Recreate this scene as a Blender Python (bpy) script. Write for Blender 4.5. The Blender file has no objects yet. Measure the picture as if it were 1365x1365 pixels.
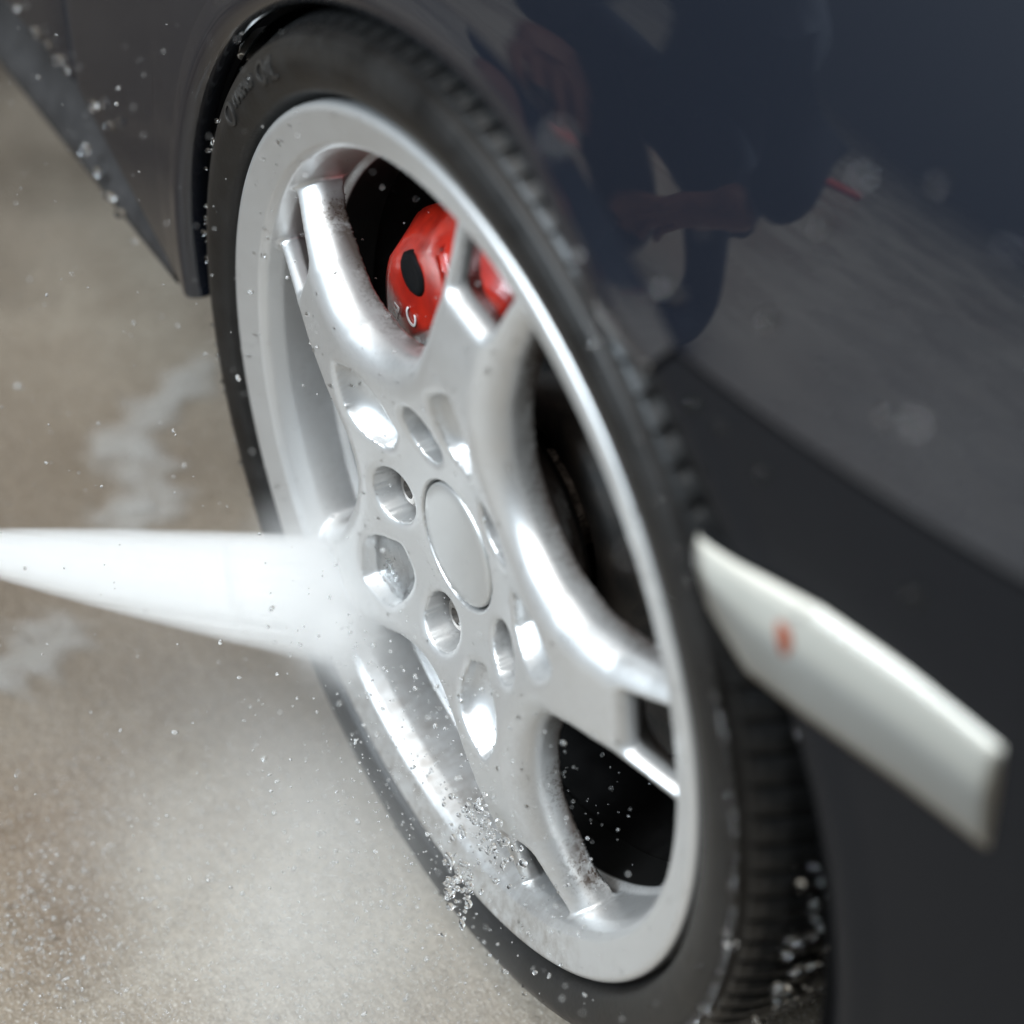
import bpy, bmesh, math, random
import numpy as np
from mathutils import Vector, Matrix, Quaternion

random.seed(7)
rng = np.random.default_rng(11)
SC = bpy.context.scene
COL = SC.collection
ZC = 0.290            # height of the wheel centre above the ground
S = 0.235             # radius of the rim lip in metres

# ------------------------------------------------------------------ camera
RC = np.array([[-0.5094, -0.5799, 0.6358],
               [-0.8605, 0.3315, -0.3869],
               [0.0136, -0.7442, -0.6678]])     # columns: picture right, picture down, forward
CAM = np.array([-0.738, 0.4039, 0.7839 + ZC])
cam_d = bpy.data.cameras.new('camera')
cam_d.sensor_width = 36.0
cam_d.lens = 36.0 * 3000.0 / 1365.0
cam_d.clip_start = 0.02
cam_d.clip_end = 200.0
cam_d.dof.use_dof = True
cam_d.dof.focus_distance = 1.20
cam_d.dof.aperture_fstop = 3.1
cam_d.dof.aperture_blades = 0
cam = bpy.data.objects.new('camera', cam_d)
COL.objects.link(cam)
cx_, cy_, cz_ = Vector(RC[:, 0]).normalized(), Vector(RC[:, 1]), Vector(RC[:, 2]).normalized()
cy_ = cz_.cross(cx_).normalized(); cx_ = cy_.cross(cz_)
M4 = Matrix((( cx_.x, -cy_.x, -cz_.x, CAM[0]), (cx_.y, -cy_.y, -cz_.y, CAM[1]),
             (cx_.z, -cy_.z, -cz_.z, CAM[2]), (0, 0, 0, 1)))
cam.matrix_world = M4
SC.camera = cam

# ------------------------------------------------------------------ world, lamps, exposure
world = bpy.data.worlds.new('World')
SC.world = world
world.use_nodes = True
wb = world.node_tree.nodes['Background']
wb.inputs['Color'].default_value = (0.88, 0.93, 1.0, 1)
wb.inputs['Strength'].default_value = 0.032

def area_lamp(name, loc, target, sx, sy, power, color):
    d = bpy.data.lights.new(name, 'AREA')
    d.shape = 'RECTANGLE'; d.size = sx; d.size_y = sy
    d.energy = power; d.color = color
    o = bpy.data.objects.new(name, d)
    o.location = loc
    o.rotation_euler = (Vector(target) - Vector(loc)).to_track_quat('-Z', 'Y').to_euler()
    COL.objects.link(o)
    return o
area_lamp('overhead_area_lamp', (-0.1, 1.0, 2.8), (0.1, 0.2, 0.2), 2.8, 2.0, 74, (1.0, 0.97, 0.93))  # unseen area lamp put in for the soft light from above
area_lamp('outer_area_lamp', (0.3, 3.5, 3.2), (1.3, 1.6, 0.0), 3.8, 2.4, 430, (0.76, 0.89, 1.0))  # unseen area lamp put in for cool daylight on the outer floor

vs = SC.view_settings
vs.view_transform = 'Standard'
vs.look = 'None'
vs.exposure = 0.0
vs.gamma = 1.0
vs.use_curve_mapping = False
SC.cycles.use_denoising = True
SC.cycles.max_bounces = 10
SC.cycles.transparent_max_bounces = 12
SC.cycles.transmission_bounces = 8
SC.cycles.volume_bounces = 7
SC.cycles.volume_step_rate = 0.8
SC.cycles.volume_max_steps = 256
SC.cycles.caustics_refractive = False
SC.cycles.caustics_reflective = False

# ------------------------------------------------------------------ helpers
def ray(px, py):
    d = RC @ np.array([(px - 682.5) / 3000.0, (py - 682.5) / 3000.0, 1.0])
    return d / np.linalg.norm(d)

def link(name, me, mat=None, parent=None, smooth=True):
    o = bpy.data.objects.new(name, me)
    COL.objects.link(o)
    if mat is not None:
        me.materials.clear(); me.materials.append(mat)
    if smooth:
        me.polygons.foreach_set('use_smooth', [True] * len(me.polygons))
    if parent is not None:
        o.parent = parent
    return o

def tag(o, label=None, cat=None, group=None, kind=None):
    if label: o['label'] = label
    if cat: o['category'] = cat
    if group: o['group'] = group
    if kind: o['kind'] = kind
    return o

def pymesh(name, verts, faces):
    me = bpy.data.meshes.new(name)
    me.from_pydata([tuple(map(float, v)) for v in verts], [], [tuple(map(int, f)) for f in faces])
    me.update()
    return me

def fastmesh(name, v, q):
    """Numpy verts (n,3) and quads (m,4) or triangles (m,3)."""
    me = bpy.data.meshes.new(name)
    k = q.shape[1]
    me.vertices.add(len(v)); me.vertices.foreach_set('co', np.ascontiguousarray(v, np.float32).ravel())
    me.loops.add(len(q) * k); me.loops.foreach_set('vertex_index', np.ascontiguousarray(q, np.int32).ravel())
    me.polygons.add(len(q))
    me.polygons.foreach_set('loop_start', np.arange(0, len(q) * k, k, dtype=np.int32))
    me.polygons.foreach_set('use_smooth', np.ones(len(q), bool))
    me.update(calc_edges=True)
    return me

def empty(name, loc=(0, 0, 0), parent=None):
    o = bpy.data.objects.new(name, None)
    o.location = loc
    COL.objects.link(o)
    if parent is not None: o.parent = parent
    return o

def lathe(name, prof, n=256, closed=False, a0=0.0, a1=2 * math.pi):
    """prof: list of (radius, axial); axis = local z."""
    full = abs(a1 - a0 - 2 * math.pi) < 1e-6
    m = len(prof)
    ang = np.linspace(a0, a1, n, endpoint=not full)
    P = np.array(prof)
    v = np.stack([np.outer(np.cos(ang), P[:, 0]), np.outer(np.sin(ang), P[:, 0]), np.tile(P[:, 1], (n, 1))], 2).reshape(-1, 3)
    q = []
    nn = n if full else n - 1
    mm = m if closed else m - 1
    i = np.arange(nn)[:, None]; j = np.arange(mm)[None]
    i2 = (i + 1) % n; j2 = (j + 1) % m
    q = np.stack([i * m + j, i2 * m + j, i2 * m + j2, i * m + j2], 2).reshape(-1, 4)
    return fastmesh(name, v, q)

def smooth_profile(pts, n):
    """Catmull-Rom through points, n samples."""
    P = np.array(pts, float)
    P = np.vstack([2 * P[0] - P[1], P, 2 * P[-1] - P[-2]])
    out = []
    seg = len(P) - 3
    for t in np.linspace(0, seg - 1e-9, n):
        k = int(t); u = t - k
        a, b, c, d = P[k:k + 4]
        out.append(0.5 * ((2 * b) + (-a + c) * u + (2 * a - 5 * b + 4 * c - d) * u * u + (-a + 3 * b - 3 * c + d) * u ** 3))
    return np.array(out)

# ------------------------------------------------------------------ materials
class NT:
    def __init__(self, name):
        self.m = bpy.data.materials.new(name); self.m.use_nodes = True
        self.t = self.m.node_tree
        self.b = self.t.nodes['Principled BSDF']
        self.o = self.t.nodes['Material Output']
    def n(self, kind, **kw):
        x = self.t.nodes.new(kind)
        for k, v in kw.items():
            if k in x.inputs: x.inputs[k].default_value = v
            else: setattr(x, k, v)
        return x
    def l(self, a, b): self.t.links.new(a, b)
    def math(self, op, a, b=None, clamp=False):
        x = self.n('ShaderNodeMath', operation=op, use_clamp=clamp)
        for i, v in enumerate((a, b)):
            if v is None: continue
            if isinstance(v, (int, float)): x.inputs[i].default_value = v
            else: self.l(v, x.inputs[i])
        return x.outputs[0]
    def ramp(self, src, p0, p1, c0=(0, 0, 0, 1), c1=(1, 1, 1, 1)):
        r = self.n('ShaderNodeValToRGB')
        r.color_ramp.elements[0].position = p0; r.color_ramp.elements[0].color = c0
        r.color_ramp.elements[1].position = p1; r.color_ramp.elements[1].color = c1
        self.l(src, r.inputs[0]); return r.outputs[0]
    def mix(self, f, a, b):
        x = self.n('ShaderNodeMix', data_type='RGBA')
        if isinstance(f, float): x.inputs[0].default_value = f
        else: self.l(f, x.inputs[0])
        for s, v in ((6, a), (7, b)):
            if isinstance(v, tuple): x.inputs[s].default_value = v if len(v) == 4 else (*v, 1)
            else: self.l(v, x.inputs[s])
        return x.outputs[2]
    def noise(self, vec, scale, detail=4, rough=0.55):
        x = self.n('ShaderNodeTexNoise', Scale=scale, Detail=detail, Roughness=rough)
        if vec is not None: self.l(vec, x.inputs['Vector'])
        return x.outputs['Fac']
    def obj(self): return self.n('ShaderNodeTexCoord').outputs['Object']
    def bump(self, h, strength, dist):
        x = self.n('ShaderNodeBump', Strength=strength, Distance=dist)
        self.l(h, x.inputs['Height']); self.l(x.outputs[0], self.b.inputs['Normal'])
    def set(self, **kw):
        for k, v in kw.items():
            k = k.replace('_', ' ')
            if isinstance(v, tuple) and len(v) == 3: v = (*v, 1)
            self.b.inputs[k].default_value = v
        return self

def plain(name, col, rough=0.5, metal=0.0, **kw):
    t = NT(name); t.set(Base_Color=col, Roughness=rough, Metallic=metal, **kw)
    return t.m

def mat_silver():
    t = NT('silver_wheel_paint'); co = t.obj()
    sep = t.n('ShaderNodeSeparateXYZ'); t.l(co, sep.inputs[0])
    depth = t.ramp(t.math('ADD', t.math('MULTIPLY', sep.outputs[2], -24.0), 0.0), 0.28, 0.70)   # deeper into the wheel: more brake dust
    n1 = t.noise(co, 420, 3, 0.7); n2 = t.noise(co, 28, 4, 0.6); n3 = t.noise(co, 90, 4, 0.7)
    speck = t.math('MULTIPLY', t.ramp(n1, 0.51, 0.57), t.ramp(n2, 0.43, 0.58))
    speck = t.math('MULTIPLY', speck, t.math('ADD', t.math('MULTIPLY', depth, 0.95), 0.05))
    ln = t.n('ShaderNodeVectorMath', operation='LENGTH'); cxy = t.n('ShaderNodeCombineXYZ'); t.l(sep.outputs[0], cxy.inputs[0]); t.l(sep.outputs[1], cxy.inputs[1]); t.l(cxy.outputs[0], ln.inputs[0])
    inner = t.ramp(ln.outputs[1], 0.190, 0.200, (1, 1, 1, 1), (.10, .10, .10, 1))
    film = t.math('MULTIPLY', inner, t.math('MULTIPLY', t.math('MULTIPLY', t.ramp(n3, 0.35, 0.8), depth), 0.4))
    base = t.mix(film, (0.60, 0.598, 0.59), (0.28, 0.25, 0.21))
    low = t.ramp(t.math('ADD', t.math('MULTIPLY', sep.outputs[0], -2.8), t.math('MULTIPLY', n2, 0.30)), 0.56, 0.80)   # road dirt thrown on the low side
    mpd = t.n('ShaderNodeMapping'); mpd.inputs['Scale'].default_value = (110, 110, 60); t.l(co, mpd.inputs[0])
    low = t.math('MULTIPLY', low, t.ramp(t.noise(mpd.outputs[0], 1.0, 6, .75), 0.40, 0.68))
    base = t.mix(t.math('MULTIPLY', low, 0.75), base, (0.17, 0.12, 0.08))
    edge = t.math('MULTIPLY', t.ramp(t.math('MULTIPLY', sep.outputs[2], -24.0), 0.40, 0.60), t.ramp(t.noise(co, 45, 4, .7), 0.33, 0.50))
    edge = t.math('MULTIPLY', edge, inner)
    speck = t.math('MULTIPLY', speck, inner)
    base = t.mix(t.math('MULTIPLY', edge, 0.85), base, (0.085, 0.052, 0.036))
    base = t.mix(speck, base, (0.07, 0.04, 0.025))
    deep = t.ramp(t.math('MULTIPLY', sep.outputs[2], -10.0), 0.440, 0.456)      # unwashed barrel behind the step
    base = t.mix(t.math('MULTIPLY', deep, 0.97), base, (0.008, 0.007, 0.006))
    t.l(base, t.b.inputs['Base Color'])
    t.set(Metallic=0.75, Roughness=0.30, Coat_Weight=0.30, Coat_Roughness=0.22)
    rr = t.math('ADD', t.math('MULTIPLY', t.noise(co, 60, 4), 0.14), 0.35)
    t.l(rr, t.b.inputs['Roughness'])
    t.bump(t.noise(co, 900, 2), 0.05, 0.0004)
    return t.m

def mat_rubber(name='tyre_rubber', base=(0.0065, 0.0060, 0.0056), rough=0.42):
    t = NT(name); co = t.obj()
    n = t.noise(co, 40, 5, 0.6); n2 = t.noise(co, 260, 3, 0.6)
    b = t.mix(t.ramp(n, 0.35, 0.75), base, tuple(c * 1.8 + 0.003 for c in base))
    t.l(b, t.b.inputs['Base Color'])
    t.l(t.math('ADD', t.math('MULTIPLY', n, 0.35), rough - 0.17), t.b.inputs['Roughness'])
    t.set(Specular_IOR_Level=0.32)
    t.bump(n2, 0.25, 0.0006)
    return t

def mat_paint():
    t = NT('dark_blue_paint'); co = t.obj()
    n = t.noise(co, 1800, 1)
    t.l(t.mix(n, (0.0025, 0.0038, 0.0075), (0.0045, 0.0068, 0.013)), t.b.inputs['Base Color'])
    t.set(Metallic=0.0, Roughness=0.6, Specular_IOR_Level=0.15, Coat_Weight=1.0, Coat_IOR=1.70, Coat_Roughness=0.03)
    return t.m

# stains on the floor: damp brown patches and a pale washed area (x, y, inner radius, outer radius, strength, colour)
GSTAINS = [(1.08, 0.18, .18, .46, .92, (.050, .035, .023)), (.04, .06, .03, .17, .8, (.40, .365, .31)),  # first: brown floor made darker to dim its reflection in the far panels
           (.19, .185, .01, .085, .85, (.15, .105, .068)), (.10, .20, .005, .06, .8, (.14, .095, .058)), (.45, -.02, .02, .09, .5, (.12, .09, .062))]
def mat_ground():
    t = NT('wet_concrete'); co = t.obj()
    big = t.noise(co, 2.2, 5, 0.55); mid = t.noise(co, 9, 5, 0.6); fine = t.noise(co, 120, 4, 0.65); grain = t.noise(co, 520, 2, 0.6)
    b = t.mix(t.ramp(big, 0.36, 0.66), (0.20, 0.150, 0.102), (0.39, 0.335, 0.265))
    b = t.mix(t.ramp(mid, 0.45, 0.75), b, (0.27, 0.215, 0.16))
    b = t.mix(t.ramp(fine, 0.30, 0.72), t.mix(0.45, b, (0.08, 0.06, 0.045)), b)
    b0 = b
    def blob(x, y, r0, r1):
        vm = t.n('ShaderNodeVectorMath', operation='DISTANCE'); t.l(co, vm.inputs[0]); vm.inputs[1].default_value = (x, y, 0)
        d_ = t.math('ADD', vm.outputs['Value'], t.math('MULTIPLY', t.math('SUBTRACT', mid, 0.5), r1 * 1.3))
        return t.ramp(d_, r0, r1, (1, 1, 1, 1), (0, 0, 0, 1))
    for x_, y_, r0, r1, k_, c_ in GSTAINS:
        b = t.mix(t.math('MULTIPLY', blob(x_, y_, r0, r1), k_), b, t.mix(t.ramp(fine, .3, .7), c_, tuple(q_ * 1.35 for q_ in c_)))
    b = t.mix(t.math('MULTIPLY', t.ramp(grain, 0.54, 0.70), 0.7), b, (0.60, 0.56, 0.50))
    b = t.mix(t.math('MULTIPLY', t.ramp(t.noise(co, 330, 3, .6), 0.55, 0.70), 0.6), b, (0.10, 0.078, 0.055))
    t.l(b, t.b.inputs['Base Color'])
    wet = t.ramp(t.noise(co, 3.1, 4, 0.6), 0.40, 0.62)
    t.l(t.math('ADD', t.math('MULTIPLY', wet, 0.38), 0.12), t.b.inputs['Roughness'])
    hh = t.math('ADD', t.math('MULTIPLY', fine, 0.7), t.math('MULTIPLY', grain, 0.35))
    t.bump(hh, 0.6, 0.004)
    return t.m

def mat_water():
    t = NT('clear_water')
    t.set(Base_Color=(1, 1, 1), Roughness=0.02, IOR=1.33, Transmission_Weight=1.0)
    return t.m

def mat_foam():
    t = NT('white_foam'); co = t.obj()
    t.set(Base_Color=(0.85, 0.87, 0.87), Roughness=0.6)
    t.bump(t.noise(co, 300, 3), 0.5, 0.002)
    return t.m

SPRAY = NT('aerated_water').set(Base_Color=(0.97, 0.97, 0.96), Roughness=0.05, IOR=1.33, Transmission_Weight=0.8).m
SILVER = mat_silver()
RUBBER = mat_rubber().m
TREAD = mat_rubber('wet_tread_rubber', (0.004, 0.004, 0.004), 0.36); TREAD.set(Specular_IOR_Level=0.40); TREAD = TREAD.m
PAINT = mat_paint()
BUMPER = NT('satin_dark_bumper'); BUMPER.l(BUMPER.mix(BUMPER.noise(BUMPER.obj(), 300, 3), (0.0040, 0.0045, 0.0060), (0.0075, 0.0078, 0.0092)), BUMPER.b.inputs['Base Color']); BUMPER.set(Roughness=0.46, Specular_IOR_Level=0.13)
PLASTIC = mat_rubber('black_textured_plastic', (0.020, 0.019, 0.019), 0.55).m
BLACK = plain('matt_black', (0.004, 0.004, 0.0043), 0.7, 0.0, Specular_IOR_Level=0.08)
WATER = mat_water()

# ------------------------------------------------------------------ ground
gx = np.linspace(-6, 8, 141); gy = np.linspace(-6, 8, 141)
G = np.stack(np.meshgrid(gx, gy, indexing='ij'), 2).reshape(-1, 2)
ii, jj = np.meshgrid(np.arange(140), np.arange(140), indexing='ij')
q = np.stack([ii * 141 + jj, (ii + 1) * 141 + jj, (ii + 1) * 141 + jj + 1, ii * 141 + jj + 1], 2).reshape(-1, 4)
ground = link('ground', fastmesh('ground', np.c_[G, np.zeros(len(G))], q), mat_ground())
tag(ground, kind='structure')

# ------------------------------------------------------------------ the car
car = empty('car', (0, 0, 0))
tag(car, 'dark blue car with a silver alloy wheel, red brake caliper and clear side marker lamp', 'car')

wheel = empty('wheel', (0, 0, 0), car)
# wheel frame: x = up, y = along the car (away), z = outwards
WM = Matrix(((0, 1, 0, 0), (0, 0, 1, 0), (1, 0, 0, ZC), (0, 0, 0, 1)))
wheel.matrix_local = WM
PH = math.radians(63.5)

def d_segm(px, py, poly):
    """Signed distance to a closed polygon (negative inside), vectorised."""
    d = np.full(px.shape, 1e9); ins = np.zeros(px.shape, bool)
    m = len(poly)
    for k in range(m):
        ax, ay = poly[k]; bx, by = poly[(k + 1) % m]
        ex, ey = bx - ax, by - ay
        wx, wy = px - ax, py - ay
        h = np.clip((wx * ex + wy * ey) / (ex * ex + ey * ey), 0, 1)
        d = np.minimum(d, (wx - ex * h) ** 2 + (wy - ey * h) ** 2)
        c = ((ay <= py) & (by > py)) | ((by <= py) & (ay > py))
        xi = ax + (py - ay) / (ey if abs(ey) > 1e-12 else 1e-12) * ex
        ins ^= c & (px < xi)
    d = np.sqrt(d)
    return np.where(ins, -d, d)

def rint(a, b, r):
    """Rounded intersection of two signed distances."""
    u = np.maximum(a + r, 0); v = np.maximum(b + r, 0)
    return np.sqrt(u * u + v * v) + np.minimum(np.maximum(a, b) + r, 0) - r

def smin(a, b, k):
    h = np.clip(0.5 + 0.5 * (b - a) / k, 0, 1)
    return b * (1 - h) + a * h - k * h * (1 - h)

def surface_nets(D, org, vx):
    nx, ny, nz = D.shape
    s = D < 0
    c = [s[i:nx - 1 + i, j:ny - 1 + j, k:nz - 1 + k] for i in (0, 1) for j in (0, 1) for k in (0, 1)]
    tot = sum(x.astype(np.int8) for x in c)
    act = (tot > 0) & (tot < 8)
    idx = np.argwhere(act)
    vid = np.full(act.shape, -1, np.int32); vid[act] = np.arange(len(idx))
    cv = [D[idx[:, 0] + i, idx[:, 1] + j, idx[:, 2] + k].astype(np.float64) for i in (0, 1) for j in (0, 1) for k in (0, 1)]
    off = [(i, j, k) for i in (0, 1) for j in (0, 1) for k in (0, 1)]
    acc = np.zeros((len(idx), 3)); cnt = np.zeros(len(idx))
    for a in range(8):
        for b in range(a + 1, 8):
            df = np.subtract(off[b], off[a])
            if np.abs(df).sum() != 1: continue
            x = (cv[a] < 0) != (cv[b] < 0)
            t = np.where(x, cv[a] / np.where(x, cv[a] - cv[b], 1), 0)
            p = np.array(off[a])[None] + t[:, None] * df[None]
            acc[x] += p[x]; cnt[x] += 1
    v = (idx + acc / cnt[:, None])
    # pull the vertices onto the surface
    mx = np.array(D.shape) - 1.001
    def samp(P):
        P = np.clip(P, 0, mx); i = P.astype(int); f = P - i; r = 0
        for a, b, e in off:
            w = np.abs(1 - a - f[:, 0]) * np.abs(1 - b - f[:, 1]) * np.abs(1 - e - f[:, 2])
            r = r + w * D[i[:, 0] + a, i[:, 1] + b, i[:, 2] + e]
        return r
    for _ in range(2):
        e = 0.5
        g = np.stack([samp(v + np.eye(3)[k] * e) - samp(v - np.eye(3)[k] * e) for k in range(3)], 1)
        gn = (g * g).sum(1) + 1e-12
        st = -(samp(v) / gn)[:, None] * g
        ln = np.linalg.norm(st, axis=1); st *= np.minimum(1, 0.5 / np.maximum(ln, 1e-9))[:, None]
        v = v + 0.8 * st
    quads = []
    for ax in range(3):
        o1, o2 = [(1, 2), (2, 0), (0, 1)][ax]
        sl0 = [slice(None)] * 3; sl1 = [slice(None)] * 3
        sl0[ax] = slice(0, -1); sl1[ax] = slice(1, None)
        a = s[tuple(sl0)]; b = s[tuple(sl1)]
        e = np.argwhere(a != b)
        e = e[(e[:, o1] > 0) & (e[:, o2] > 0) & (e[:, o1] < D.shape[o1] - 1) & (e[:, o2] < D.shape[o2] - 1)]
        fl = a[e[:, 0], e[:, 1], e[:, 2]]
        def g(da, db):
            f = e.copy(); f[:, o1] -= da; f[:, o2] -= db
            return vid[f[:, 0], f[:, 1], f[:, 2]]
        qd = np.stack([g(1, 1), g(0, 1), g(0, 0), g(1, 0)], 1)
        qd[~fl] = qd[~fl][:, ::-1]
        quads.append(qd)
    return org + v * vx, np.vstack(quads)

def build_alloy():
    vx = 0.0047
    X = np.arange(-1.03, 1.03 + vx, vx, dtype=np.float64)
    Z = np.arange(-0.300, 0.055, vx)
    x, y = np.meshgrid(X, X, indexing='ij')
    r = np.hypot(x, y); an = np.arctan2(y, x) - PH
    T = math.radians(72)
    ps = (an + T / 2) % T - T / 2
    xs, ys = r * np.cos(ps), r * np.sin(ps)
    # face height along the radius
    rr = np.linspace(0, 1.5, 1501)
    zf = np.interp(rr, [0, .15, .20, .26, .33, .42, .5, .6, .7, .8, .88, 1.5], [-.052, -.052, -.048, -.036, -.014, .006, .013, .008, -.008, -.03, -.052, -.06])
    kf = np.ones(61) / 61
    zf = np.convolve(np.pad(zf, 30, 'edge'), kf, 'valid')
    z0 = np.interp(r, rr, zf)
    # spoke half width
    wtab = ([0, .50, .58, .68, .78, .88, 1.2], [.152, .150, .139, .130, .142, .166, .20])
    def half(u):
        return np.interp(u, *wtab)
    a = np.abs(ys) - half(xs)
    pb = T - np.abs(ps)
    b = r * np.sin(pb) - half(r * np.cos(pb))
    d_open = rint(-a, -b, 0.36)              # negative inside an opening
    d_open = np.where(r < 0.25, 0.25, d_open)
    # slot in the outer end of every spoke
    slot = [(0.737, -.056), (1.2, -.150), (1.2, .150), (0.737, .056)]
    d_slot = d_segm(xs, ys, slot) - 0.020
    # recesses in the face
    pk = [(.300, -.030), (.355, -.060), (.410, -.058), (.465, -.010), (.465, .010), (.410, .058), (.355, .060), (.300, .030)]
    pk = smooth_profile(pk + pk[:1], 60)[:-1]
    d_p = d_segm(xs, ys, pk) - 0.022
    pl = ps - np.sign(ps) * T / 2            # lug holes sit between the spokes
    lx, ly = r * np.cos(pl) - 0.262, r * np.sin(pl)
    d_l = np.hypot(lx, ly) - 0.068
    def bowl(d, depth, m):
        t = np.clip(-d / m, 0, 1)
        return depth * np.sqrt(np.clip(1 - (1 - t) ** 2, 0, 1))
    lip = lambda d, w, h: h * np.clip(1 - d / w, 0, 1) ** 2 * (d > 0)     # soft roll into the recess
    zt = z0 - bowl(d_p, 0.070, 0.080) - lip(d_p, 0.022, 0.007)
    zt = zt - np.where(d_l < 0, 0.135, 0) * np.clip(-d_l / 0.010, 0, 1) ** 0.6 - lip(d_l, 0.022, 0.007)
    # seat of the centre cap
    zt = zt - 0.035 * np.clip((0.1525 - r) / 0.004, 0, 1)
    th = np.interp(r, [0, .30, .42, .6, .9], [.21, .19, .118, .112, .115])
    th = np.minimum(th, 0.046 + 1.1 * np.maximum(d_slot, 0))
    zb = z0 - th
    # rim profile
    pr = np.array([(0.992, -0.008), (0.985, -0.004), (0.914, -0.025), (0.903, -0.038), (0.892, -0.075), (0.882, -0.14), (0.876, -0.178),
                   (0.862, -0.190), (0.856, -0.30), (0.856, -0.40), (0.905, -0.40), (0.905, -0.10), (0.950, -0.052), (0.985, -0.045), (0.992, -0.030)])
    rg = np.arange(0.6, 1.5, vx / 2)
    D = np.empty((len(X), len(X), len(Z)), np.float32)
    for k, z in enumerate(Z):
        d = rint(-d_open, z - zt, 0.074)
        ds = rint(-d_slot, z - zt, 0.030)
        d = np.maximum(d, ds)
        d = np.maximum(d, zb - z)
        dr = d_segm(rg, np.full_like(rg, z), pr) - 0.008
        d3 = np.interp(r, rg, dr)
        D[:, :, k] = smin(d, d3, 0.012)
    v, qd = surface_nets(D, np.array([X[0], X[0], Z[0]]), vx)
    return fastmesh('alloy_rim', v * S, qd)

rim = link('alloy_rim', build_alloy(), SILVER, wheel)
rim['label'] = 'silver five spoke alloy rim with slotted spoke ends'

# inner barrel behind the face
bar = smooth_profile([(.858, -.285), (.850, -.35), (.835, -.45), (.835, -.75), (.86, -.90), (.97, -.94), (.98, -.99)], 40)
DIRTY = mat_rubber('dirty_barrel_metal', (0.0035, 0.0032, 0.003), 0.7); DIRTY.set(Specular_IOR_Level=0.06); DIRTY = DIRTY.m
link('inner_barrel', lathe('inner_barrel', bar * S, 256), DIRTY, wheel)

# centre cap
capm = lathe('centre_cap', np.array([(0.0005, -.0475), (.06, -.0478), (.11, -.0488), (.138, -.0508), (.1445, -.0545), (.1455, -.060), (.1455, -.085)]) * S, 96)
CAPM = NT('centre_cap_paint'); CAPM.set(Base_Color=(0.54, 0.54, 0.53), Metallic=0.72, Roughness=0.40, Coat_Weight=0.4, Coat_Roughness=0.15)
CAPM.bump(CAPM.noise(CAPM.obj(), 120, 3), 0.04, 0.001)
cap = link('centre_cap', capm, CAPM.m, wheel)

# lug bolts
def bolt_mesh():
    bm = bmesh.new()
    prof = [(0.052, -.03), (0.052, 0.0), (0.046, .006), (0.040, .028), (0.034, .032), (0.022, .032)]
    n = 24
    rings = []
    for rr_, z in prof:
        rings.append([bm.verts.new((rr_ * S * math.cos(2 * math.pi * i / n), rr_ * S * math.sin(2 * math.pi * i / n), z * S)) for i in range(n)])
    hexr = [bm.verts.new((0.021 * S * math.cos(2 * math.pi * i / n) / max(math.cos((2 * math.pi * i / n) % (math.pi / 3) - math.pi / 6), .1) * .92,
                          0.021 * S * math.sin(2 * math.pi * i / n) / max(math.cos((2 * math.pi * i / n) % (math.pi / 3) - math.pi / 6), .1) * .92, .010 * S)) for i in range(n)]
    rings.append(hexr)
    for A_, B_ in zip(rings, rings[1:]):
        for i in range(n):
            bm.faces.new((A_[i], A_[(i + 1) % n], B_[(i + 1) % n], B_[i]))
    bm.faces.new(hexr)
    me = bpy.data.meshes.new('lug_bolt'); bm.to_mesh(me); bm.free()
    return me
STEEL = plain('worn_steel', (0.33, 0.31, 0.29), 0.38, 0.9)
bme = bolt_mesh()
for k in range(5):
    a = PH + math.radians(36 + 72 * k)
    o = link('lug_bolt', bme, STEEL, wheel, smooth=False)
    o.location = (0.262 * S * math.cos(a), 0.262 * S * math.sin(a), -0.104 * S)
    o.rotation_euler = (0, 0, random.uniform(0, 1))

# tyre
TP = smooth_profile([(.958, -.10), (.965, -.062), (.985, -.040), (1.006, -.032), (1.018, -.008), (1.030, .010), (1.060, .022), (1.092, .026), (1.118, .018), (1.131, .010)], 36).tolist()
TP += [(1.137, .0085), (1.141, .004), (1.143, -.003)]
TP += smooth_profile([(1.145, -.010), (1.150, -.030), (1.156, -.070), (1.162, -.13), (1.168, -.30), (1.170, -.50), (1.168, -.70), (1.162, -.87), (1.13, -.96), (1.08, -1.0), (.99, -.96), (.97, -.92)], 60).tolist()
tyre = link('tyre', lathe('tyre', np.array(TP) * S, 360), RUBBER, wheel)

# tread blocks: shoulder row and the row behind it
def block_mesh(name, cs, da0, da1, skew, nseg=3):
    """cs: cross-section (radius, axial) outline of the block, closed; swept over a small angle."""
    bm = bmesh.new(); rings = []
    for i in range(nseg + 1):
        f = i / nseg; ring = []
        for (rr_, z) in cs:
            a = da0 + (da1 - da0) * f + skew * z
            sh = 0.004 if i in (0, nseg) else 0.0
            rr2 = rr_ - (sh if rr_ > 1.16 else 0)
            ring.append(bm.verts.new((rr2 * S * math.cos(a), rr2 * S * math.sin(a), z * S)))
        rings.append(ring)
    m = len(cs)
    for A_, B_ in zip(rings, rings[1:]):
        for k in range(m):
            bm.faces.new((A_[k], B_[k], B_[(k + 1) % m], A_[(k + 1) % m]))
    bm.faces.new(rings[0]); bm.faces.new(rings[-1][::-1])
    bmesh.ops.recalc_face_normals(bm, faces=bm.faces)
    me = bpy.data.meshes.new(name); bm.to_mesh(me); bm.free()
    return me
NB = 54
st = 2 * math.pi / NB
sh_cs = [(1.140, -.010), (1.154, -.024), (1.166, -.048), (1.177, -.085), (1.184, -.135), (1.187, -.19), (1.140, -.19), (1.13, -.10)]
in_cs = [(1.140, -.225), (1.191, -.228), (1.196, -.30), (1.199, -.385), (1.140, -.385)]
shb = block_mesh('tread_block', sh_cs, 0.06 * st / 2, 0.90 * st / 2, 0.25)
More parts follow.
